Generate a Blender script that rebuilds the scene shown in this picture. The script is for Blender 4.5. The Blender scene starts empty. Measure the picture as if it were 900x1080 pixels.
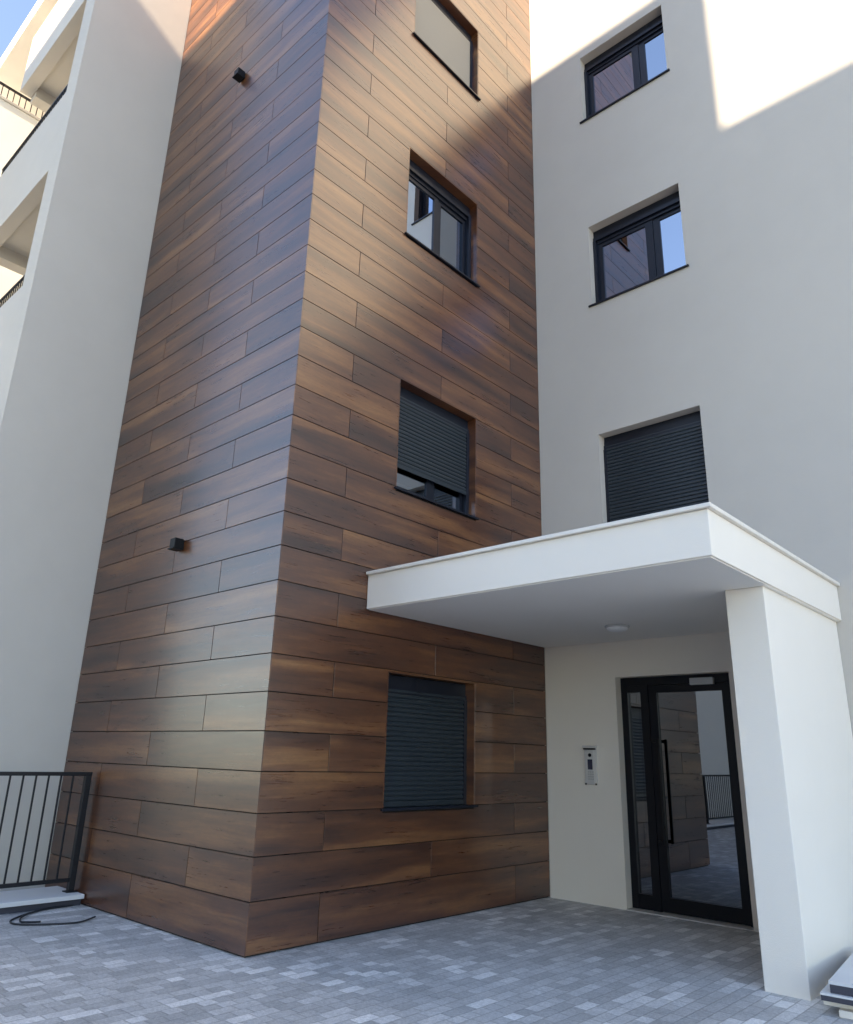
import bpy, bmesh, math, random
from mathutils import Vector, Matrix
random.seed(7)
S = 0.875                      # site units -> metres
sc = bpy.context.scene
col = sc.collection

# ------------------------------------------------------------------ helpers
class MB:
    """collects boxes, prisms and tubes; build() links them as ONE mesh object"""
    def __init__(s): s.v = []; s.f = []; s.a = []; s.smooth = []
    def add(s, vs, fs, attr=0.0, smooth=False):
        o = len(s.v); s.v += [tuple(x) for x in vs]
        for f in fs: s.f.append(tuple(o+i for i in f)); s.a.append(attr); s.smooth.append(smooth)
    def box(s, a, b, attr=0.0):
        x0,x1 = sorted((a[0],b[0])); y0,y1 = sorted((a[1],b[1])); z0,z1 = sorted((a[2],b[2]))
        vs = [(x0,y0,z0),(x1,y0,z0),(x1,y1,z0),(x0,y1,z0),(x0,y0,z1),(x1,y0,z1),(x1,y1,z1),(x0,y1,z1)]
        s.add(vs, [(0,3,2,1),(4,5,6,7),(0,1,5,4),(1,2,6,5),(2,3,7,6),(3,0,4,7)], attr)
    def cbox(s, a, b, c=0.006):
        """box with chamfered edges"""
        bm = bmesh.new(); bmesh.ops.create_cube(bm, size=1)
        for v in bm.verts:
            v.co = Vector([ (a[i]+b[i])/2 + v.co[i]*abs(b[i]-a[i]) for i in range(3)])
        bmesh.ops.bevel(bm, geom=list(bm.edges), offset=c, segments=2, affect='EDGES', profile=.5)
        bm.verts.index_update()
        s.add([v.co[:] for v in bm.verts], [[v.index for v in f.verts] for f in bm.faces]); bm.free()
    def tube(s, pts, r, n=8, cap=True):
        pts = [Vector(p) for p in pts]; rings = []
        for i,p in enumerate(pts):
            d = (pts[min(i+1,len(pts)-1)] - pts[max(i-1,0)]).normalized()
            up = Vector((0,0,1)) if abs(d.z) < .9 else Vector((1,0,0))
            u = d.cross(up).normalized(); w = u.cross(d)
            rings.append([p + (u*math.cos(2*math.pi*k/n) + w*math.sin(2*math.pi*k/n))*r for k in range(n)])
        vs = [q for rg in rings for q in rg]; fs = []
        for i in range(len(rings)-1):
            for k in range(n):
                fs.append((i*n+k, i*n+(k+1)%n, (i+1)*n+(k+1)%n, (i+1)*n+k))
        s.add(vs, fs, smooth=True)
        if cap: s.add(rings[0], [tuple(range(n))]); s.add(rings[-1], [tuple(reversed(range(n)))])
    def lathe(s, c, prof, n=40):
        vs = []; fs = []
        for r,z in prof:
            for k in range(n): vs.append((c[0]+r*math.cos(2*math.pi*k/n), c[1]+r*math.sin(2*math.pi*k/n), c[2]+z))
        for i in range(len(prof)-1):
            for k in range(n): fs.append((i*n+k,i*n+(k+1)%n,(i+1)*n+(k+1)%n,(i+1)*n+k))
        s.add(vs, fs, smooth=True)
    def build(s, name, m, parent=None, origin=(0,0,0), fn=None):
        me = bpy.data.meshes.new(name)
        O = Vector(origin)
        vs = [Vector(fn(*v)) if fn else Vector(v) for v in s.v]
        me.from_pydata([tuple((v-O)*S) for v in vs], [], s.f); 
        bm = bmesh.new(); bm.from_mesh(me); bmesh.ops.recalc_face_normals(bm, faces=bm.faces); bm.to_mesh(me); bm.free()
        at = me.attributes.new('plank', 'FLOAT', 'FACE'); at.data.foreach_set('value', s.a)
        me.polygons.foreach_set('use_smooth', s.smooth)
        me.materials.append(m); me.update()
        o = bpy.data.objects.new(name, me); col.objects.link(o)
        if parent: o.parent = parent
        else: o.location = O*S
        return o
def tag(o, label=None, cat=None, group=None, kind=None):
    if label: o['label'] = label
    if cat: o['category'] = cat
    if group: o['group'] = group
    if kind: o['kind'] = kind
    return o
def empty(name, loc=(0,0,0)):
    o = bpy.data.objects.new(name, None); col.objects.link(o); o.location = Vector(loc)*S
    o.empty_display_size = .2
    return o
def subtract(rects, hole):
    out = []
    h0,h1,k0,k1 = hole
    for a0,a1,z0,z1 in rects:
        if h1<=a0 or h0>=a1 or k1<=z0 or k0>=z1: out.append((a0,a1,z0,z1)); continue
        if k0>z0: out.append((a0,a1,z0,k0))
        if k1<z1: out.append((a0,a1,k1,z1))
        m0,m1 = max(z0,k0),min(z1,k1)
        if h0>a0: out.append((a0,h0,m0,m1))
        if h1<a1: out.append((h1,a1,m0,m1))
    return out
def panel(mb, a0,a1,z0,z1, d0,d1, holes):
    """wall slab in (a,depth,z) with rectangular holes and clean reveals"""
    A = sorted({a0,a1,*[q for h in holes for q in h[:2]]}); Z = sorted({z0,z1,*[q for h in holes for q in h[2:]]})
    inside = lambda a,z: a0<a<a1 and z0<z<z1 and not any(h[0]<a<h[1] and h[2]<z<h[3] for h in holes)
    cell = lambda i,j: 0<=i<len(A)-1 and 0<=j<len(Z)-1 and inside((A[i]+A[i+1])/2,(Z[j]+Z[j+1])/2)
    for i in range(len(A)-1):
        for j in range(len(Z)-1):
            if not cell(i,j): continue
            p,q,r,t = A[i],A[i+1],Z[j],Z[j+1]
            mb.add([(p,d0,r),(q,d0,r),(q,d0,t),(p,d0,t)],[(0,1,2,3)])
            mb.add([(p,d1,r),(q,d1,r),(q,d1,t),(p,d1,t)],[(3,2,1,0)])
            if not cell(i-1,j): mb.add([(p,d0,r),(p,d1,r),(p,d1,t),(p,d0,t)],[(0,1,2,3)])
            if not cell(i+1,j): mb.add([(q,d0,r),(q,d1,r),(q,d1,t),(q,d0,t)],[(3,2,1,0)])
            if not cell(i,j-1): mb.add([(p,d0,r),(p,d1,r),(q,d1,r),(q,d0,r)],[(3,2,1,0)])
            if not cell(i,j+1): mb.add([(p,d0,t),(p,d1,t),(q,d1,t),(q,d0,t)],[(0,1,2,3)])
    # weld
    key = {}; vs = []; remap = []
    for v in mb.v:
        k = tuple(round(c,5) for c in v)
        if k not in key: key[k] = len(vs); vs.append(v)
        remap.append(key[k])
    mb.v = vs; mb.f = [tuple(remap[i] for i in f) for f in mb.f]

# ------------------------------------------------------------------ materials
class NT:
    def __init__(s, name):
        s.m = bpy.data.materials.new(name); s.m.use_nodes = True
        s.t = s.m.node_tree; s.t.nodes.clear()
        s.out = s.n('ShaderNodeOutputMaterial')
    def n(s, typ, **kw):
        nd = s.t.nodes.new(typ)
        for k,v in kw.items(): setattr(nd,k,v)
        return nd
    def l(s, a, b): s.t.links.new(a,b)
    def math(s, op, a, b=None, c=None):
        nd = s.n('ShaderNodeMath', operation=op)
        for i,q in enumerate((a,b,c)):
            if q is None: continue
            if isinstance(q,(int,float)): nd.inputs[i].default_value = q
            else: s.l(q, nd.inputs[i])
        return nd.outputs[0]
    def noise(s, vec, scale, detail=4, rough=.5, dist=0.0):
        nd = s.n('ShaderNodeTexNoise'); nd.inputs['Scale'].default_value = scale
        nd.inputs['Detail'].default_value = detail; nd.inputs['Roughness'].default_value = rough
        nd.inputs['Distortion'].default_value = dist
        s.l(vec, nd.inputs['Vector']); return nd.outputs['Fac']
    def ramp(s, fac, stops):
        nd = s.n('ShaderNodeValToRGB'); el = nd.color_ramp.elements
        while len(el) < len(stops): el.new(.5)
        for e,(p,c) in zip(el,stops): e.position = p; e.color = (*c,1) if len(c)==3 else c
        s.l(fac, nd.inputs[0]); return nd.outputs[0]
    def mix(s, fac, a, b, mode='MIX'):
        nd = s.n('ShaderNodeMix', data_type='RGBA', blend_type=mode)
        for sock,q in ((nd.inputs[0],fac),(nd.inputs[6],a),(nd.inputs[7],b)):
            if isinstance(q,(int,float)): sock.default_value = q
            elif isinstance(q,tuple): sock.default_value = (*q,1)
            else: s.l(q,sock)
        return nd.outputs[2]
    def comb(s,x,y,z):
        nd = s.n('ShaderNodeCombineXYZ')
        for i,q in enumerate((x,y,z)):
            if isinstance(q,(int,float)): nd.inputs[i].default_value = q
            else: s.l(q,nd.inputs[i])
        return nd.outputs[0]
    def pos(s):
        g = s.n('ShaderNodeNewGeometry'); sp = s.n('ShaderNodeSeparateXYZ'); s.l(g.outputs['Position'], sp.inputs[0])
        return g.outputs['Position'], sp.outputs
    def bump(s, h, strength, dist=.01, nrm=None):
        b = s.n('ShaderNodeBump'); b.inputs['Strength'].default_value = strength; b.inputs['Distance'].default_value = dist
        s.l(h,b.inputs['Height'])
        if nrm is not None: s.l(nrm,b.inputs['Normal'])
        return b.outputs[0]
    def bsdf(s, base, rough, nrm=None, **kw):
        p = s.n('ShaderNodeBsdfPrincipled')
        for k,q in (('Base Color',base),('Roughness',rough)):
            if isinstance(q,tuple): p.inputs[k].default_value = (*q,1)
            elif isinstance(q,(int,float)): p.inputs[k].default_value = q
            else: s.l(q,p.inputs[k])
        if nrm is not None: s.l(nrm,p.inputs['Normal'])
        for k,v in kw.items(): p.inputs[k.replace('_',' ')].default_value = v
        s.l(p.outputs[0], s.out.inputs[0]); return p

def plaster(name, c, var=.07, grain=.45):
    t = NT(name); P,_ = t.pos()
    big = t.noise(P,.45,5,.6); mid = t.noise(P,3.0,4,.6); fine = t.noise(P,160,3,.6)
    f = t.math('MULTIPLY_ADD', big, var*2, t.math('MULTIPLY', mid, var))
    f = t.math('ADD', f, 1-var*1.5)
    cc = t.n('ShaderNodeVectorMath', operation='SCALE'); cc.inputs[0].default_value = c; t.l(f, cc.inputs['Scale'])
    hb = t.math('ADD', fine, t.math('MULTIPLY', mid, 2.0))
    t.bsdf(cc.outputs[0], .88, t.bump(hb,grain,.003), Specular_IOR_Level=.3)
    return t.m
def metal(name, c, rough=.4, spec=.5):
    t = NT(name); P,_ = t.pos()
    n1 = t.noise(P,6,4,.6); n2 = t.noise(P,240,2,.5)
    r = t.math('MULTIPLY_ADD', n1, .22, rough-.11)
    cc = t.mix(n1, tuple(x*.85 for x in c), tuple(min(1,x*1.15) for x in c))
    t.bsdf(cc, r, t.bump(n2,.06,.001), Specular_IOR_Level=spec)
    return t.m
def glass_mat(name, refl=.42, tint=(.20,.22,.25)):
    t = NT(name); P,_ = t.pos()
    wob = t.bump(t.noise(P,1.3,1,.4),.012,.05)
    g = t.n('ShaderNodeBsdfGlossy'); g.inputs['Roughness'].default_value = .005; g.inputs['Color'].default_value = (.82,.90,1,1)
    t.l(wob, g.inputs['Normal'])
    tr = t.n('ShaderNodeBsdfTransparent'); tr.inputs['Color'].default_value = (*tint,1)
    fr = t.n('ShaderNodeFresnel'); fr.inputs['IOR'].default_value = 1.5
    fac = t.math('MINIMUM', t.math('MULTIPLY_ADD', fr.outputs[0], .9, refl), .95)
    mx = t.n('ShaderNodeMixShader'); t.l(fac, mx.inputs[0]); t.l(tr.outputs[0], mx.inputs[1]); t.l(g.outputs[0], mx.inputs[2])
    t.l(mx.outputs[0], t.out.inputs[0]); return t.m

def wood_mat():
    t = NT('wood_effect_panel'); P,(x,y,z) = t.pos()
    at = t.n('ShaderNodeAttribute', attribute_name='plank'); rnd = at.outputs['Fac']
    u = t.math('SUBTRACT', y, x)
    wn = t.n('ShaderNodeTexWhiteNoise', noise_dimensions='1D'); t.l(t.math('MULTIPLY', rnd, 91.7), wn.inputs['W'])
    rnd2 = wn.outputs['Value']
    off = t.math('MULTIPLY', rnd, 53.0)
    warp = t.noise(t.comb(t.math('MULTIPLY',u,.9), t.math('MULTIPLY',z,3.0), off), 1.0, 3, .55)
    zz = t.math('MULTIPLY_ADD', warp, .10, z)
    # broad light / dark figure running along the board
    fig = t.noise(t.comb(t.math('MULTIPLY',u,.42), t.math('MULTIPLY',zz,5.2), off), 1.0, 5, .55, .2)
    fine = t.noise(t.comb(t.math('MULTIPLY',u,2.6), t.math('MULTIPLY',zz,75.0), off), 1.0, 4, .65)
    smoke = t.noise(t.comb(t.math('MULTIPLY',u,1.7), t.math('MULTIPLY',z,5.0), t.math('ADD',off,7.0)), 1.0, 5, .65)
    f = t.math('MULTIPLY_ADD', t.math('SUBTRACT', fig, .5), 1.45, .50)
    f = t.math('ADD', f, t.math('MULTIPLY', t.math('SUBTRACT', fine, .5), .30))
    f = t.math('ADD', f, t.math('MULTIPLY', t.math('SUBTRACT', smoke, .5), .34))
    f = t.math('ADD', f, t.math('MULTIPLY', t.math('SUBTRACT', rnd2, .5), .10))
    c = t.ramp(f, [(0.05,(.016,.005,.003)),(.32,(.048,.0145,.0066)),(.54,(.105,.034,.0125)),(.74,(.195,.077,.026)),(.95,(.30,.145,.052))])
    knot = t.noise(t.comb(t.math('MULTIPLY',u,16.0), t.math('MULTIPLY',z,42.0), off), 1.0, 4, .75)
    kf = t.ramp(knot, [(.26,(.78,.76,.74)),(.5,(1,1,1)),(.75,(1.15,1.13,1.10))])
    c = t.mix(1.0, c, kf, 'MULTIPLY')
    r = t.math('MULTIPLY_ADD', fine, .14, WOOD_R)
    r = t.math('ADD', r, t.math('MULTIPLY', smoke, .10))
    h = t.math('ADD', fine, t.math('MULTIPLY', smoke, 1.2))
    p = t.bsdf(c, r, t.bump(h,.035,.003), IOR=WOOD_IOR)
    return t.m

def paver_mat():
    t = NT('concrete_pavers'); P,(x,y,z) = t.pos()
    H = .092; L = .165
    wv = t.n('ShaderNodeVectorMath', operation='SCALE')
    row = t.math('FLOOR', t.math('DIVIDE', x, H))
    def wh(a,b,seed):
        n = t.n('ShaderNodeTexWhiteNoise', noise_dimensions='3D'); t.l(t.comb(a,b,seed), n.inputs['Vector']); return n.outputs['Value']
    ro = wh(row, 0.0, 3.3)
    # three board lengths by row
    Lr = t.math('MULTIPLY_ADD', t.math('FLOOR', t.math('MULTIPLY', wh(row,0.0,9.1), 2.99)), .055, L-.055)
    uu = t.math('ADD', t.math('DIVIDE', y, Lr), t.math('MULTIPLY', ro, 5.0))
    colm = t.math('FLOOR', uu)
    idv = wh(row, colm, 1.7); idv2 = wh(row, colm, 8.2)
    fu = t.math('SUBTRACT', uu, colm); fv = t.math('SUBTRACT', t.math('DIVIDE', x, H), row)
    du = t.math('MULTIPLY', t.math('SUBTRACT', .5, t.math('ABSOLUTE', t.math('SUBTRACT', fu, .5))), Lr)
    dv = t.math('MULTIPLY', t.math('SUBTRACT', .5, t.math('ABSOLUTE', t.math('SUBTRACT', fv, .5))), H)
    n1 = t.noise(P, 45, 4, .7); n2 = t.noise(P, .7, 5, .6); n3 = t.noise(P, 7, 4, .65)
    d = t.math('ADD', t.math('MINIMUM', du, dv), t.math('MULTIPLY', t.math('SUBTRACT', n1, .5), .006))
    joint = t.n('ShaderNodeMapRange'); joint.inputs[1].default_value = .0015; joint.inputs[2].default_value = .0065
    t.l(d, joint.inputs[0]); jm = joint.outputs[0]
    tone = t.ramp(idv, [(0.0,(.39,.388,.38)),(.3,(.45,.446,.438)),(.65,(.51,.506,.495)),(.86,(.585,.578,.565)),(1.0,(.76,.75,.73))])
    n4 = t.noise(P, 150, 3, .8)
    dirt = t.math('MULTIPLY_ADD', n2, .5, t.math('MULTIPLY_ADD', n3, .55, t.math('MULTIPLY_ADD', n1, 1.1, t.math('MULTIPLY_ADD', n4, 1.1, -.62))))
    sc_ = t.n('ShaderNodeVectorMath', operation='SCALE'); t.l(tone, sc_.inputs[0]); t.l(dirt, sc_.inputs['Scale'])
    sand = t.mix(n1, (.22,.22,.215), (.33,.33,.32))
    c = t.mix(jm, t.mix(.4, sand, sc_.outputs[0]), sc_.outputs[0])
    h = t.math('ADD', t.math('MULTIPLY', jm, 1.0), t.math('ADD', t.math('MULTIPLY', idv2, .6), t.math('MULTIPLY', n1, .5)))
    r = t.math('MULTIPLY_ADD', n3, .25, .55)
    t.bsdf(c, r, t.bump(h,.7,.0035), Specular_IOR_Level=.5)
    return t.m

WOOD_R = .18; WOOD_IOR = 1.92
M = {}
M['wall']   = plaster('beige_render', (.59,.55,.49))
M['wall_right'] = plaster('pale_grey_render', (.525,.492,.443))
M['cream'] = plaster('entrance_render_shade_lift', (.82,.755,.66), .04)  # wall tone lightened to brighten the shaded niche under the canopy
M['white']  = plaster('white_render', (.84,.79,.71), .03)
M['soffit'] = plaster('soffit_paint', (.84,.81,.75), .03)
M['far']    = plaster('cream_render', (.80,.78,.72))
M['opp']    = plaster('opposite_render', (.45,.43,.40))
M['wood']   = wood_mat()
M['dark']   = metal('dark_backing', (.012,.011,.010), .7)
M['frame']  = metal('anthracite_metal', (.009,.012,.020), .34, .35)
M['doorframe'] = metal('black_door_metal', (.006,.007,.010), .4, .25)
M['slat']   = metal('anthracite_shutter', (.020,.029,.036), .36, .5)
M['rail']   = metal('black_metal', (.008,.009,.012), .45, .35)
M['steel']  = metal('brushed_steel', (.62,.60,.57), .32)
M['closer'] = metal('silver_paint', (.50,.50,.48), .45)
M['lamp']   = metal('black_lamp_metal', (.006,.006,.007), .5, .25)
M['opal']   = metal('opal_plastic', (.82,.82,.80), .35)
M['screen'] = metal('dark_screen', (.012,.016,.05), .12)
M['button'] = metal('grey_buttons', (.42,.41,.39), .45)
M['hose']   = metal('black_rubber', (.018,.02,.024), .55)
M['slab']   = plaster('light_board', (.66,.67,.67), .06)
M['edge']   = metal('board_edge_and_kerb_shade', (.05,.052,.07), .6)
M['coping'] = metal('white_coping', (.78,.74,.67), .45)
M['glass']  = glass_mat('window_glass', .34)
M['doorglass'] = glass_mat('door_glass', .19, (.08,.09,.11))
M['blind']  = plaster('beige_blind', (.30,.275,.235), .03)
M['inner']  = plaster('interior_paint', (.35,.34,.33))
M['paver']  = paver_mat()
t = NT('dry_ground'); P,_ = t.pos()
t.bsdf(t.ramp(t.noise(P,.05,6,.6), [(.3,(.040,.040,.040)),(.7,(.065,.064,.062))]), .9); M['earth'] = t.m

# ------------------------------------------------------------------ site dimensions
D = 4.48            # depth of the timber flank
A = -3.99           # left end of the timber front
B = -1.48           # front of the balcony wing
TOP = 17.6
Wm = lambda a,d,z: (a, D+d, z)        # right-hand facade: a -> +x, depth -> +y
Rm = lambda a,d,z: (-d, a, z)         # timber flank: a -> +y, depth -> -x
W_WIN = [(.975,2.425,4.55,5.942),(.975,2.425,8.013,9.413),(.975,2.425,11.46,12.816)]
R_WIN = [(1.53,2.975,1.09,2.45),(1.53,2.975,4.52,5.93),(1.53,2.975,8.0,9.41),(1.53,2.975,11.42,12.83)]
DOOR = (1.04,2.46,0.0,2.613)

# ------------------------------------------------------------------ setting
g = MB(); g.add([(-600,-600,-.03),(600,-600,-.03),(600,600,-.03),(-600,600,-.03)],[(0,1,2,3)])
tag(g.build('ground', M['earth']), kind='structure')
g = MB(); g.add([(-9.5,-17.9,0),(45,-17.9,0),(45,30,0),(-9.5,30,0)],[(0,1,2,3)])
tag(g.build('pavement', M['paver']), kind='structure')

# ------------------------------------------------------------------ the apartment building
bld = empty('apartment_building', (0,0,0))
tag(bld, 'apartment building with wood-look clad tower, pale rendered walls and a white entrance canopy', 'building')

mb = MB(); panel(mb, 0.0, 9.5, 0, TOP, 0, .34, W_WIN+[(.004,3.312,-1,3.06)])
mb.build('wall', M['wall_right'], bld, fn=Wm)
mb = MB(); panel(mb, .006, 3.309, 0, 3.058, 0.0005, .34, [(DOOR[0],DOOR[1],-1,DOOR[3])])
mb.build('entrance_wall', M['cream'], bld, fn=Wm)  # same facade wall, extra brightness put into its colour
mb = MB()
mb.box((9.16,D+.345,0),(9.5,14,TOP)); mb.box((A,13.66,0),(9.155,14,TOP)); mb.box((A-3.2,.35,0),(A-.01,13.65,15.0))
mb.build('wall', M['wall'], bld)
mb = MB(); mb.box((A,.02,TOP+.003),(-.005,D+.015,TOP+.3)); mb.box((A,D+.02,TOP+.003),(9.6,14.1,TOP+.3)); mb.build('roof', M['wall'], bld)
mb = MB()
for z in (3.2,6.65,10.1,13.55):
    mb.box((A+.05,.4,z),(-.36,D+.345,z+.3)); mb.box((A+.05,D+.35,z),(9.1,13.6,z+.3))
mb.box((-.3,D+3.2,0),(9.1,D+3.3,3.2))
mb.build('floor_slab', M['inner'], bld)

# backing wall behind the cladding
mb = MB(); panel(mb, .4, D-.003, 0, TOP, .025, .34, R_WIN); mb.build('backing_wall', M['dark'], bld, fn=Rm)
mb = MB(); mb.box((A+.01,.025,0),(-.025,.34,TOP)); mb.build('backing_wall', M['dark'], bld)

# timber-look boards
def boards(face, rows, gap=.0085):
    mb = MB()
    for k in range(rows):
        z0 = 0.012 if k == 0 else .413+.3443*(k-1); z1 = .413+.3443*k
        if face == 'R':
            js = [.0135,.77,3.76,D-.004] if k%2==0 else [.0135,2.262,D-.004]; holes = R_WIN
        else:
            js = [A+.006,-2.012,-.0005] if k%2==0 else [A+.006,-3.02,-1.01,-.0005]; holes = []
        for i in range(len(js)-1):
            e0 = 0 if i==0 else gap/2; e1 = 0 if i==len(js)-2 else gap/2
            rs = [(js[i]+e0, js[i+1]-e1, z0+gap/2, z1-gap/2)]
            for h in holes: rs = subtract(rs, (h[0]-.012,h[1]+.012,h[2]-.03,h[3]+.012))
            r = random.random(); dep = random.uniform(0,.0012)
            for a0,a1,b0,b1 in rs:
                if a1-a0<.004 or b1-b0<.004: continue
                c = .0009
                F = [(a0+c,dep,b0+c),(a1-c,dep,b0+c),(a1-c,dep,b1-c),(a0+c,dep,b1-c)]
                Q = [(a0,dep+c,b0),(a1,dep+c,b0),(a1,dep+c,b1),(a0,dep+c,b1)]
                K = [(a0,.0125,b0),(a1,.0125,b0),(a1,.0125,b1),(a0,.0125,b1)]
                mb.add(F+Q+K, [(0,1,2,3),(11,10,9,8)]+[(i_,(i_+1)%4,4+(i_+1)%4,4+i_)[::-1] for i_ in range(4)]+[(4+i_,4+(i_+1)%4,8+(i_+1)%4,8+i_)[::-1] for i_ in range(4)], r)
    return mb
boards('R',50).build('wood_cladding', M['wood'], bld, fn=Rm)
boards('L',50).build('wood_cladding', M['wood'], bld, fn=lambda a,d,z:(a,d,z))

def slats(mb, a0,a1, z_bot, z_top, d, pitch=.05):
    """roller shutter curtain: curved slats"""
    n = int((z_top-z_bot)/pitch)+1
    for k in range(n):
        zb = z_bot+k*pitch; zt = min(zb+pitch, z_top)
        if zt-zb < .01: continue
        prof = [(.012,0),(.0125,.06),(.003,.16),(0,.35),(.0,.6),(.004,.85),(.0125,.97),(.012,1.0)]
        vs = []; 
        for dd,f in prof:
            vs += [(a0,d+dd,zb+f*(zt-zb)),(a1,d+dd,zb+f*(zt-zb))]
        mb.add(vs, [(2*i,2*i+1,2*i+3,2*i+2) for i in range(len(prof)-1)], smooth=False)

def window(rect, fn, dep, shut, lining=None, blind=False, split=.62):
    """rect = a0,a1,z0,z1 of the opening; dep = reveal depth; shut = 0..1 how far the shutter is down"""
    a0,a1,z0,z1 = rect
    a0 += .002; a1 -= .002
    f = MB(); T = .055; TR = .055 if lining else .028
    d0,d1 = dep, dep+.09
    zc = z1-.19                      # underside of the shutter box
    zb = z0+.012
    f.box((a0,d0,zb),(a0+T,d1,z1-.003)); f.box((a1-TR,d0,zb),(a1,d1,z1-.003)); f.box((a0+T,d0,zb),(a1-TR,d1,zb+T)); f.box((a0+T,d0,zc-T),(a1-TR,d1,zc))
    am = a0+(a1-a0)*split
    sd0,sd1 = d0+.018,d0+.055
    def sash(p,q,e0,e1,st0,st1):
        f.box((p,e0,zb+T+.002),(p+st0,e1,zc-T-.002)); f.box((q-st1,e0,zb+T+.002),(q,e1,zc-T-.002))
        f.box((p+st0,e0,zb+T+.002),(q-st1,e1,zb+T+.055)); f.box((p+st0,e0,zc-T-.06),(q-st1,e1,zc-T-.002))
    ml = .0 if lining else .03
    sash(a0+T+.002, am+.05, sd0, sd1, .075,.085+ml)
    sash(am+.053, a1-TR-.002, sd0+.012, sd1+.012, .07+ml,.05 if lining else .028)
    w = f.build('window', M['frame'], bld, fn=fn)
    for p,q,e in ((a0+T+.07,am-.03-ml,sd0+.016),(am+.12+ml,a1-TR-.026,sd0+.028)):
        g_ = MB(); g_.add([(p,e,zb+T+.05),(q,e,zb+T+.05),(q,e,zc-T-.055),(p,e,zc-T-.055)],[(0,1,2,3)])
        g_.build('pane', M['glass'], w, fn=fn)
    b = MB(); b.box((a0+.003,d0-.012,zc+.001),(a1-.003,d1+.03,z1-.006)); b.box((a0+.004,d0-.034,zc-.004),(a1-.004,d0-.014,zc+.055))
    b.build('shutter_box', M['frame'], w, fn=fn)
    for p,pw in ((a0+.001,.045),(a1-TR-.001,TR)):
        gd = MB(); gd.box((p,d0-.042,zb),(p+pw,d0-.004,zc-.006)); gd.build('shutter_guide', M['frame'], w, fn=fn)
    if shut > 0:
        s_ = MB(); bot = zc-(zc-zb)*shut+.004
        slats(s_, a0+.03,a1-.03, bot+.05, zc+.05, d0-.036)
        s_.box((a0+.03,d0-.04,bot),(a1-.03,d0-.02,bot+.05))
        s_.build('shutter', M['slat'], w, fn=fn)
    if blind:
        s_ = MB(); s_.box((a0+.02,d0-.03,zb+.01),(a1-.02,d0-.022,zc+.04)); s_.cbox((a0+.02,d0-.036,zb),(a1-.02,d0-.016,zb+.03),.004)
        s_.build('blind', M['blind'], w, fn=fn)
    si = MB(); si.cbox((a0-.045,-.034,z0-.012),(a1+.045,-.0015,z0+.010),.003); si.box((a0+.001,-.0015,z0+.001),(a1-.001,d0+.02,z0+.0108))
    si.build('sill', M['frame'], w, fn=fn)
    if lining:
        li = MB()
        li.box((a0-.011,.003,z0+.012),(a0+.001,dep-.005,z1)); li.box((a1-.001,.003,z0+.012),(a1+.011,dep-.005,z1))
        li.box((a0-.011,.003,z1-.001),(a1+.011,dep-.005,z1+.011))
        li.build('lining', lining, w, fn=fn)
    return w
for r,s,lb in zip(W_WIN,(1.0,0.0,0.0),('window with fully closed dark shutter just above the canopy','unshuttered two-pane window reflecting wood and sky, middle of the pale wall','unshuttered two-pane window high on the pale wall beside the sunlit patches')):
    window(r, Wm, .16, s)['label'] = lb
for r,s,lb in zip(R_WIN,(1.0,.74,0.0,0.0),('ground-floor window in the wood cladding with fully closed dark shutter','window in the wood cladding with shutter most of the way down','window in the wood cladding with both panes showing','topmost window in the wood cladding, filled by a plain beige blind')):
    window(r, Rm, .15, s, M['wood'], r[2]>11, split=.5)['label'] = lb

# entrance door
a0,a1,_,z1 = DOOR; dd = .13
f = MB()
f.box((a0+.002,dd,.012),(a0+.085,dd+.09,z1-.003)); f.box((a1-.075,dd,.012),(a1-.002,dd+.09,z1-.003))
f.box((a0+.085,dd,z1-.10),(a1-.075,dd+.09,z1-.003)); f.box((a0+.26,dd,.012),(a0+.36,dd+.09,z1-.10))
f.box((a0+.085,dd+.01,.012),(a0+.26,dd+.08,.17)); f.box((a0+.085,dd+.01,z1-.18),(a0+.26,dd+.08,z1-.10))
door = f.build('entrance_door', M['doorframe'], bld, fn=Wm)
lf = MB(); p,q = a0+.364,a1-.078
lf.box((p,dd+.012,.018),(p+.10,dd+.075,z1-.104)); lf.box((q-.075,dd+.012,.018),(q,dd+.075,z1-.104))
lf.box((p+.10,dd+.012,.018),(q-.075,dd+.075,.17)); lf.box((p+.10,dd+.012,z1-.19),(q-.075,dd+.075,z1-.104))
lf.build('door_leaf', M['doorframe'], door, fn=Wm)
for (u0,u1,w0,w1) in ((a0+.083,a0+.262,.165,z1-.175),(p+.098,q-.073,.165,z1-.185)):
    g_ = MB(); g_.add([(u0,dd+.04,w0),(u1,dd+.04,w0),(u1,dd+.04,w1),(u0,dd+.04,w1)],[(0,1,2,3)]); g_.build('pane', M['doorglass'], door, fn=Wm)
h = MB(); hx = p+.052
h.cbox((hx+.045,dd-.085,.72),(hx+.08,dd-.055,1.88),.006)
for z in (.745,1.855): h.box((hx-.01,dd-.084,z-.018),(hx+.044,dd-.058,z+.018)); h.box((hx-.01,dd-.057,z-.018),(hx+.012,dd+.013,z+.018))
h.build('handle', M['lamp'], door, fn=Wm)
h = MB(); h.tube([(hx+.03,dd+.014,1.18),(hx+.03,dd-.004,1.18)],.014,14); h.build('lock', M['lamp'], door, fn=Wm)
c = MB(); c.cbox((q-.42,dd-.055,z1-.125),(q-.14,dd-.002,z1-.045),.006); c.build('door_closer', M['closer'], door, fn=Wm)
h = MB(); h.box((a0+.002,-.02,.001),(a1-.002,dd+.1,.011)); h.build('threshold', M['steel'], door, fn=Wm)

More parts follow.
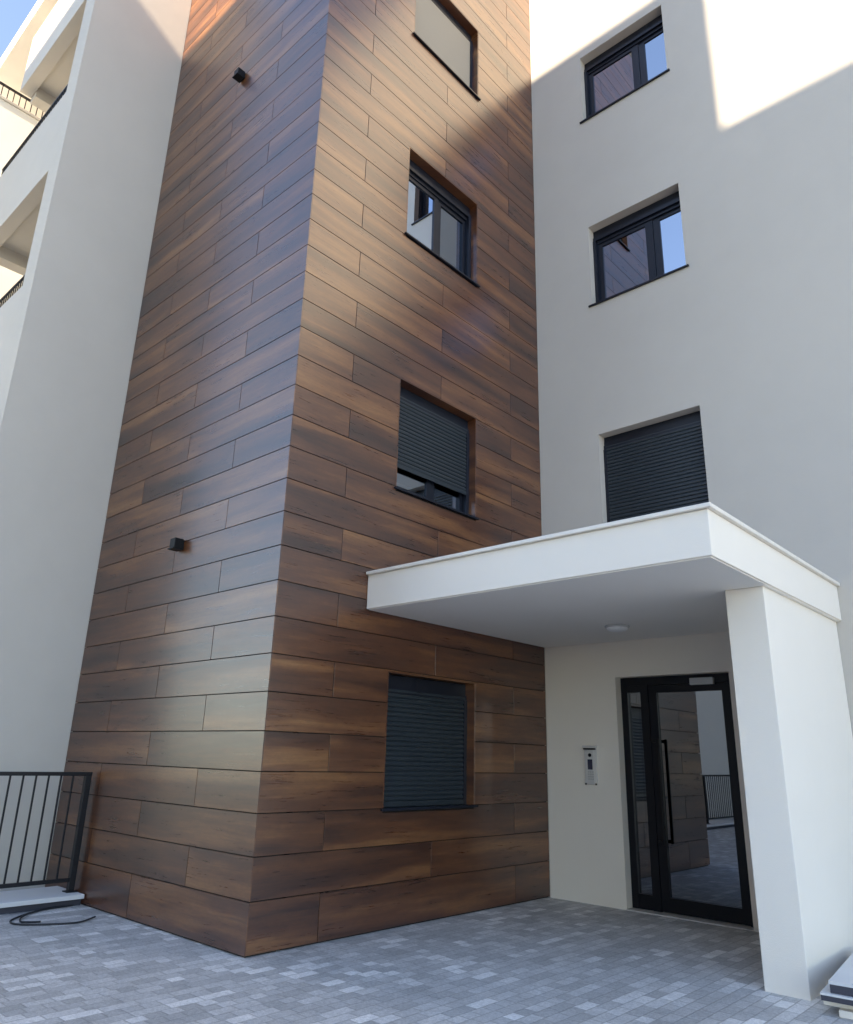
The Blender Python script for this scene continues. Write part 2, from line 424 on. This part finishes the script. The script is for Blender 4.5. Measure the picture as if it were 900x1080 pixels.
# canopy and its wall pillar
cx1 = 3.69; cy0 = 1.155
mb = MB(); mb.cbox((.004,cy0,3.064),(cx1,D-.003,3.425),.006)
can = mb.build('canopy', M['white'], bld)
mb = MB(); mb.cbox((.004,cy0-.035,3.427),(cx1+.035,D-.003,3.462),.006); mb.build('coping', M['coping'], can)
mb = MB(); mb.box((.02,cy0+.02,3.056),(cx1-.02,D-.01,3.0635)); mb.build('soffit', M['soffit'], can)
mb = MB(); mb.cbox((3.31,2.345,-.02),(3.635,D-.003,3.0555),.006); mb.build('pillar', M['white'], can)

# balcony wing on the left
mb = MB(); mb.box((A-.30,B,0),(A,-.003,15.0)); mb.box((A-.41,B,0),(A-.301,B+.3,15.0)); mb.box((A-.305,0,0),(A-.002,.35,15.0))
mb.build('wing_wall', M['wall'], bld)
XE = -7.2
SP = [(0,.72),(2.66,4.18),(6.12,7.62),(9.58,11.05),(13.04,14.35)]
for z0,z1 in SP:
    mb = MB()
    mb.cbox((XE,B+.002,z0),(A-.412,B+.2,z1),.006)
    mb.box((XE,B+.202,max(z0,z1-1.2)),(XE+.18,.345,z1))
    if z0>0:
        mb.box((XE+.002,B+.201,z0+.10),(A-.302,.345,z0+.36)); mb.box((XE+.003,B+.202,z0-.12),(XE+.25,.344,z0+.098))
    bal = mb.build('balcony', M['wall'], bld)
    if 0<z0<13:
        r = MB(); y = B+.035
        r.cbox((XE+.02,y-.015,z1+.20),(A-.42,y+.015,z1+.23),.004)
        n_ = 30
        for i in range(n_+1):
            x = XE+.04+i*(A-.45-XE-.05)/n_; r.box((x-.008,y-.008,z1),(x+.008,y+.008,z1+.201))
        r.build('balcony_rail', M['rail'], bal)
mb = MB(); mb.cbox((-10.9,B-.05,15.003),(A+.04,13.6,15.38),.008); mb.build('wing_roof', M['white'], bld)

# ------------------------------------------------------------------ neighbouring wing seen past the balconies
nb = empty('neighbouring_wing', (-12,0,0)); O = (-12,0,0)
tag(nb, 'sunlit cream apartment wing glimpsed behind the grey balconies at the far left', 'building')
NX = -9.0; NZ = 14.2
mb = MB(); mb.box((-19,-4.5,0),(NX,3.5,NZ)); mb.build('wall', M['far'], nb, O)
mb = MB(); mb.box((NX+.002,.9,0),(XE-.3,1.3,14.9)); mb.build('wall', M['far'], nb, O)
mb = MB(); mb.cbox((-19,-4.55,NZ+.003),(NX+.035,.89,NZ+.06),.006); mb.build('ledge', M['opp'], nb, O)
x = NX-.02
mb = MB(); mb.box((x-.02,-4.4,NZ+.36),(x+.02,.85,NZ+.40)); mb.build('handrail', M['rail'], nb, O)
mb = MB()
for i in range(46):
    y = -4.4+i*.115; mb.box((x-.008,y-.008,NZ+.06),(x+.008,y+.008,NZ+.361))
mb.build('balustrade', M['rail'], nb, O)

# ------------------------------------------------------------------ opposite building (behind the viewer; its shade covers the court)
YC = -18.0; K = .60; AZ = math.radians(7.0)
zl = 12.68 + K*(-YC); zh = 13.085 + K*(D-YC)
sh = math.tan(AZ)
xp = 3.14 + sh*(D-YC)                 # right-hand end of the taller part
xl = -7.6 + sh*(-YC)
op = empty('opposite_building', (5,YC,0)); O = (5,YC,0)
tag(op, 'tall apartment block across the court behind the viewer, taller on one side', 'building')
ow = [(xl+1.2+i*2.9, xl+2.6+i*2.9, 1.1+j*3.44, 2.5+j*3.44) for i in range(5) for j in range(6)]
XR = 12.5
Om = lambda a,d,z:(a, YC-d, z)
mb = MB(); panel(mb, xl, XR, 0, zl, 0, .34, ow); mb.box((xl,.345,0),(XR,12,zl-.01))
mb.build('wall', M['opp'], op, O, fn=Om)
mb = MB(); mb.box((2.2,.0,zl+.003),(xp,9,zh)); mb.build('penthouse', M['opp'], op, O, fn=Om)
def wpart(a,b,c,d):
    f = MB(); 
    f.box((a,.15,c),(a+.07,.3,d)); f.box((b-.07,.15,c),(b,.3,d)); f.box((a+.07,.15,c),(b-.07,.3,c+.07)); f.box((a+.07,.15,d-.07),(b-.07,.3,d)); f.box(((a+b)/2-.05,.15,c+.07),((a+b)/2+.05,.3,d-.07))
    w = f.build('window', M['frame'], op, O, fn=Om)
    g_ = MB(); g_.add([(a+.06,.22,c+.06),(b-.06,.22,c+.06),(b-.06,.22,d-.06),(a+.06,.22,d-.06)],[(0,1,2,3)]); g_.build('pane', M['glass'], w, O, fn=Om)
for w in ow:
    wpart(*w)

mb = MB(); mb.box((-8,-17.6,0),(-4.1,-8.5,6.0)); mb.build('side_wing', M['white'], op, (5,YC,0))
# ------------------------------------------------------------------ wall lamps
def sconce(loc, label):
    e = empty('wall_lamp', loc); tag(e, label, 'lamp', 'black wall lamps on the wood-clad tower')
    m1 = MB(); m1.cbox((-.05,-.012,-.05),(.05,-.0005,.05),.003); m1.build('back_plate', M['lamp'], e)
    m2 = MB(); m2.cbox((-.055,-.12,-.055),(.055,-.013,.058),.004); m2.build('lamp_body', M['lamp'], e)
    m3 = MB(); m3.box((-.062,-.135,-.070),(.062,-.013,-.057)); m3.build('glare_plate', M['lamp'], e)
    return e
sconce((-1.875,0,3.82), 'lower black cube wall lamp at a board joint, about two storeys below its twin')
sconce((-1.88,0,10.72), 'upper black cube wall lamp high on the wood-clad tower near the sunlit patch')

# ------------------------------------------------------------------ ceiling lamp under the canopy
e = empty('ceiling_lamp', (1.66,3.45,3.0555)); tag(e, 'round white flush ceiling lamp under the entrance canopy', 'lamp')
m1 = MB(); m1.lathe((0,0,0),[(0.001,-.001),(.135,-.001),(.137,-.010),(.130,-.022),(.115,-.024)]); m1.build('lamp_base', M['closer'], e)
m2 = MB(); m2.lathe((0,0,0),[(.116,-.020),(.114,-.036),(.095,-.052),(.055,-.062),(.001,-.065)]); m2.build('diffuser', M['opal'], e)

# ------------------------------------------------------------------ intercom
ix0,ix1,iz0,iz1 = .575,.74,1.335,1.785; O = ((ix0+ix1)/2, D, iz0)
e = empty('intercom', O); tag(e, 'steel video intercom with small dark screen on the wall left of the glass door', 'intercom')
def ib(name, m, a, b, c=.003):
    q = MB(); q.cbox((a[0],D+a[1],a[2]),(b[0],D+b[1],b[2]),c); return q.build(name, M[m], e, O)
ib('back_box','steel',(ix0,-.03,iz0),(ix1,-.001,iz1),.006)
ib('rain_hood','steel',(ix0-.008,-.062,iz1-.022),(ix1+.008,-.001,iz1+.008),.004); ib('hood_underside_shade','lamp',(ix0,-.054,iz1-.04),(ix1,-.031,iz1-.023),.002)  # black strip under the hood draws its shaded underside
ib('face_plate','steel',(ix0+.028,-.038,iz0+.02),(ix1-.028,-.031,iz1-.055),.002)
q = MB(); q.tube([(ix0+.085,D-.0385,iz1-.105),(ix0+.085,D-.047,iz1-.105)],.022,16); q.build('camera_lens', M['lamp'], e, O)
ib('screen','screen',(ix0+.05,-.042,iz1-.275),(ix1-.048,-.0385,iz1-.155),.001)
for r in range(4):
    for k in range(3):
        x = ix0+.054+k*.028; z = iz0+.055+r*.028
        ib('button','button',(x,-.043,z),(x+.018,-.0385,z+.018),.001)
for x in (ix0+.012,ix1-.012): ib('corner_cap','lamp',(x-.012,-.036,iz0-.004),(x+.012,-.0305,iz0+.016),.001)

# ------------------------------------------------------------------ ledge and railing at the left
KX0,KX1,KZ = -3.62,-2.93,.115
kb = empty('kerb', (KX1,-.5,0))
mb = MB(); mb.cbox((KX0,-12,KZ-.045),(KX1,-.012,KZ),.006); mb.build('capping', M['slab'], kb, (KX1,-.5,0))
mb = MB(); mb.box((KX0+.02,-12,-.02),(KX1-.07,-.012,KZ-.0455)); mb.build('plinth', M['edge'], kb, (KX1,-.5,0))  # dark colour stands for the shadow gap below the capping
tag(kb, 'low pale concrete kerb carrying the black railing at the foot of the wood tower', 'kerb')
RX = -3.16; RT = 1.345; RY = -.075
e = empty('railing', (RX,RY,KZ)); tag(e, 'black metal bar railing standing on the low kerb at the left', 'railing'); O = (RX,RY,KZ)
def rb(name, a, b, c=.004):
    q = MB(); q.cbox(a,b,c); return q.build(name, M['rail'], e, O)
for y in (RY,-2.55,-5.0,-7.45,-9.9):
    p_ = rb('post',(RX-.032,y-.032,KZ+.012),(RX+.032,y+.032,RT-.04))
    q = MB(); q.cbox((RX-.06,y-.06,KZ),(RX+.06,y+.06,KZ+.012),.003); q.build('base_plate', M['rail'], p_, O)
rb('handrail',(RX-.032,-11.9,RT-.04),(RX+.032,RY+.035,RT))
rb('bottom_rail',(RX-.018,-11.9,KZ+.10),(RX+.018,RY-.032,KZ+.14))
y = RY-.165
while y > -11.8:
    if min(abs(y-k) for k in (-2.55,-5.0,-7.45,-9.9)) > .06: rb('baluster',(RX-.009,y-.009,KZ+.1395),(RX+.009,y+.009,RT-.0395),.002)
    y -= .133

# ------------------------------------------------------------------ cable lying on the paving
pts = []
ctrl = [(-2.99,-.10,.01),(-2.93,-.46,.01),(-2.70,-.78,.01),(-2.53,-.89,.01),(-2.37,-.86,.01),(-2.19,-.64,.012),(-2.13,-.41,.01),(-2.23,-.21,.02)]
ctrl2 = [(-2.99,-.20,.012),(-2.95,-.42,.014),(-2.71,-.70,.018),(-2.51,-.81,.012),(-2.43,-.765,.01),(-2.38,-.67,.01)]
def spline(c, n=10):
    c = [Vector(q) for q in c]; out = []
    for i in range(len(c)-1):
        p0,p1,p2,p3 = c[max(i-1,0)],c[i],c[i+1],c[min(i+2,len(c)-1)]
        for k in range(n):
            t_ = k/n; out.append(.5*((2*p1)+(p2-p0)*t_+(2*p0-5*p1+4*p2-p3)*t_**2+(3*p1-p0-3*p2+p3)*t_**3))
    return out+[c[-1]]
q = MB(); q.tube(spline(ctrl), .0085, 8); q.tube(spline(ctrl2), .0085, 8)
tag(q.build('cable', M['hose'], None, (-2.3,-.7,0)), 'thin black cable coiled on the paving in front of the kerb', 'cable')

# ------------------------------------------------------------------ stacked boards at the right
def board(nm, cx,cy,z0, w,l,h, rot, m1, m2, label):
    o = empty(nm, (cx,cy,z0)); o.rotation_euler.z = math.radians(rot); tag(o, label, 'board', 'stacked boards beside the white pillar')
    q = MB(); q.box((-w/2,-l/2,0),(w/2,l/2,h*.72)); q.build('core', M[m2], o)
    q = MB(); q.box((-w/2-.004,-l/2-.004,h*.72+.001),(w/2+.004,l/2+.004,h)); q.build('face_sheet', M[m1], o)
TH = 6.0; ct,st = math.cos(math.radians(TH)),math.sin(math.radians(TH))
FL = Vector((3.84,2.08,0))            # front left corner of the stack
at = lambda u,v: (FL.x+u*ct-v*st, FL.y+u*st+v*ct)
q = MB(); q.cbox((-.65,-.05,0),(.65,.05,.045),.005)
for (u,v,zz,lab) in ((.70,.05,0,'lower white batten end sticking out under the front of the stacked boards by the pillar'),
                     (.60,.10,.047,'upper white batten end sticking out under the front of the stacked boards by the pillar'),
                     (.66,1.1,0,'lower pale batten at the back under the stacked boards by the pillar'),
                     (.66,1.1,.047,'upper pale batten at the back under the stacked boards by the pillar')):
    x_,y_ = at(u,v)
    o = q.build('batten', M['white']); o.location = Vector((x_,y_,zz))*S; o.rotation_euler.z = math.radians(TH-1)
    tag(o, lab, 'batten', 'battens under the stacked boards')
x_,y_ = at(.60,.62); board('board', x_, y_, .094, 1.27,1.32,.045, TH-.6, 'slab','edge','thin pale board just above the white battens in the stack beside the pillar')
x_,y_ = at(.635,.65); board('board', x_, y_, .141, 1.24,1.30,.072, TH, 'slab','edge','topmost thick board with white face and dark edge in the stack beside the pillar')

# ------------------------------------------------------------------ light
EL = math.atan(K*math.cos(AZ))
sd = Vector((math.sin(AZ)*math.cos(EL), -math.cos(AZ)*math.cos(EL), math.sin(EL)))   # towards the sun
L = bpy.data.lights.new('sun','SUN'); L.energy = 4.6; L.angle = math.radians(.55); L.color = (1,.93,.80)
lo = bpy.data.objects.new('sun', L); col.objects.link(lo); lo.rotation_euler = (-sd).to_track_quat('-Z','Y').to_euler(); lo.location = (0,-20,40)
w = bpy.data.worlds.new('World'); sc.world = w; w.use_nodes = True
nt = w.node_tree; bg = nt.nodes['Background']
sky = nt.nodes.new('ShaderNodeTexSky'); sky.sky_type = 'NISHITA'; sky.sun_disc = False
sky.sun_elevation = EL; sky.sun_rotation = math.atan2(sd.x, sd.y)
sky.air_density = 1.0; sky.dust_density = 0.0; sky.ozone_density = 2.2; sky.altitude = 1600
nt.links.new(sky.outputs[0], bg.inputs[0]); bg.inputs[1].default_value = .15

# ------------------------------------------------------------------ camera
yaw,pit,rol = math.radians(42.77771),math.radians(18.10977),math.radians(1.53981)
fwd = Vector((-math.sin(yaw)*math.cos(pit), math.cos(yaw)*math.cos(pit), math.sin(pit)))
r0 = Vector((math.cos(yaw),math.sin(yaw),0)); u0 = r0.cross(fwd)
rr = math.cos(rol)*r0+math.sin(rol)*u0; uu = -math.sin(rol)*r0+math.cos(rol)*u0
cam = bpy.data.cameras.new('camera'); co = bpy.data.objects.new('camera',cam); col.objects.link(co)
mw = Matrix((rr,uu,-fwd)).transposed().to_4x4(); mw.translation = Vector((5.75425,-4.16999,1.6))*S
co.matrix_world = mw
cam.sensor_fit = 'VERTICAL'; cam.sensor_height = 24; cam.sensor_width = 24; cam.lens = 791.432/1080*24
cam.clip_start = .05; cam.clip_end = 3000
sc.camera = co
vs = sc.view_settings; vs.view_transform = 'Standard'; vs.look = 'None'; vs.gamma = 1; vs.use_curve_mapping = False; vs.exposure = 2.05
vs.use_white_balance = True; vs.white_balance_temperature = 8150; vs.white_balance_tint = 14
sc.cycles.max_bounces = 10; sc.cycles.diffuse_bounces = 6; sc.cycles.glossy_bounces = 5
sc.cycles.caustics_reflective = False; sc.cycles.caustics_refractive = False; sc.cycles.sample_clamp_indirect = 6
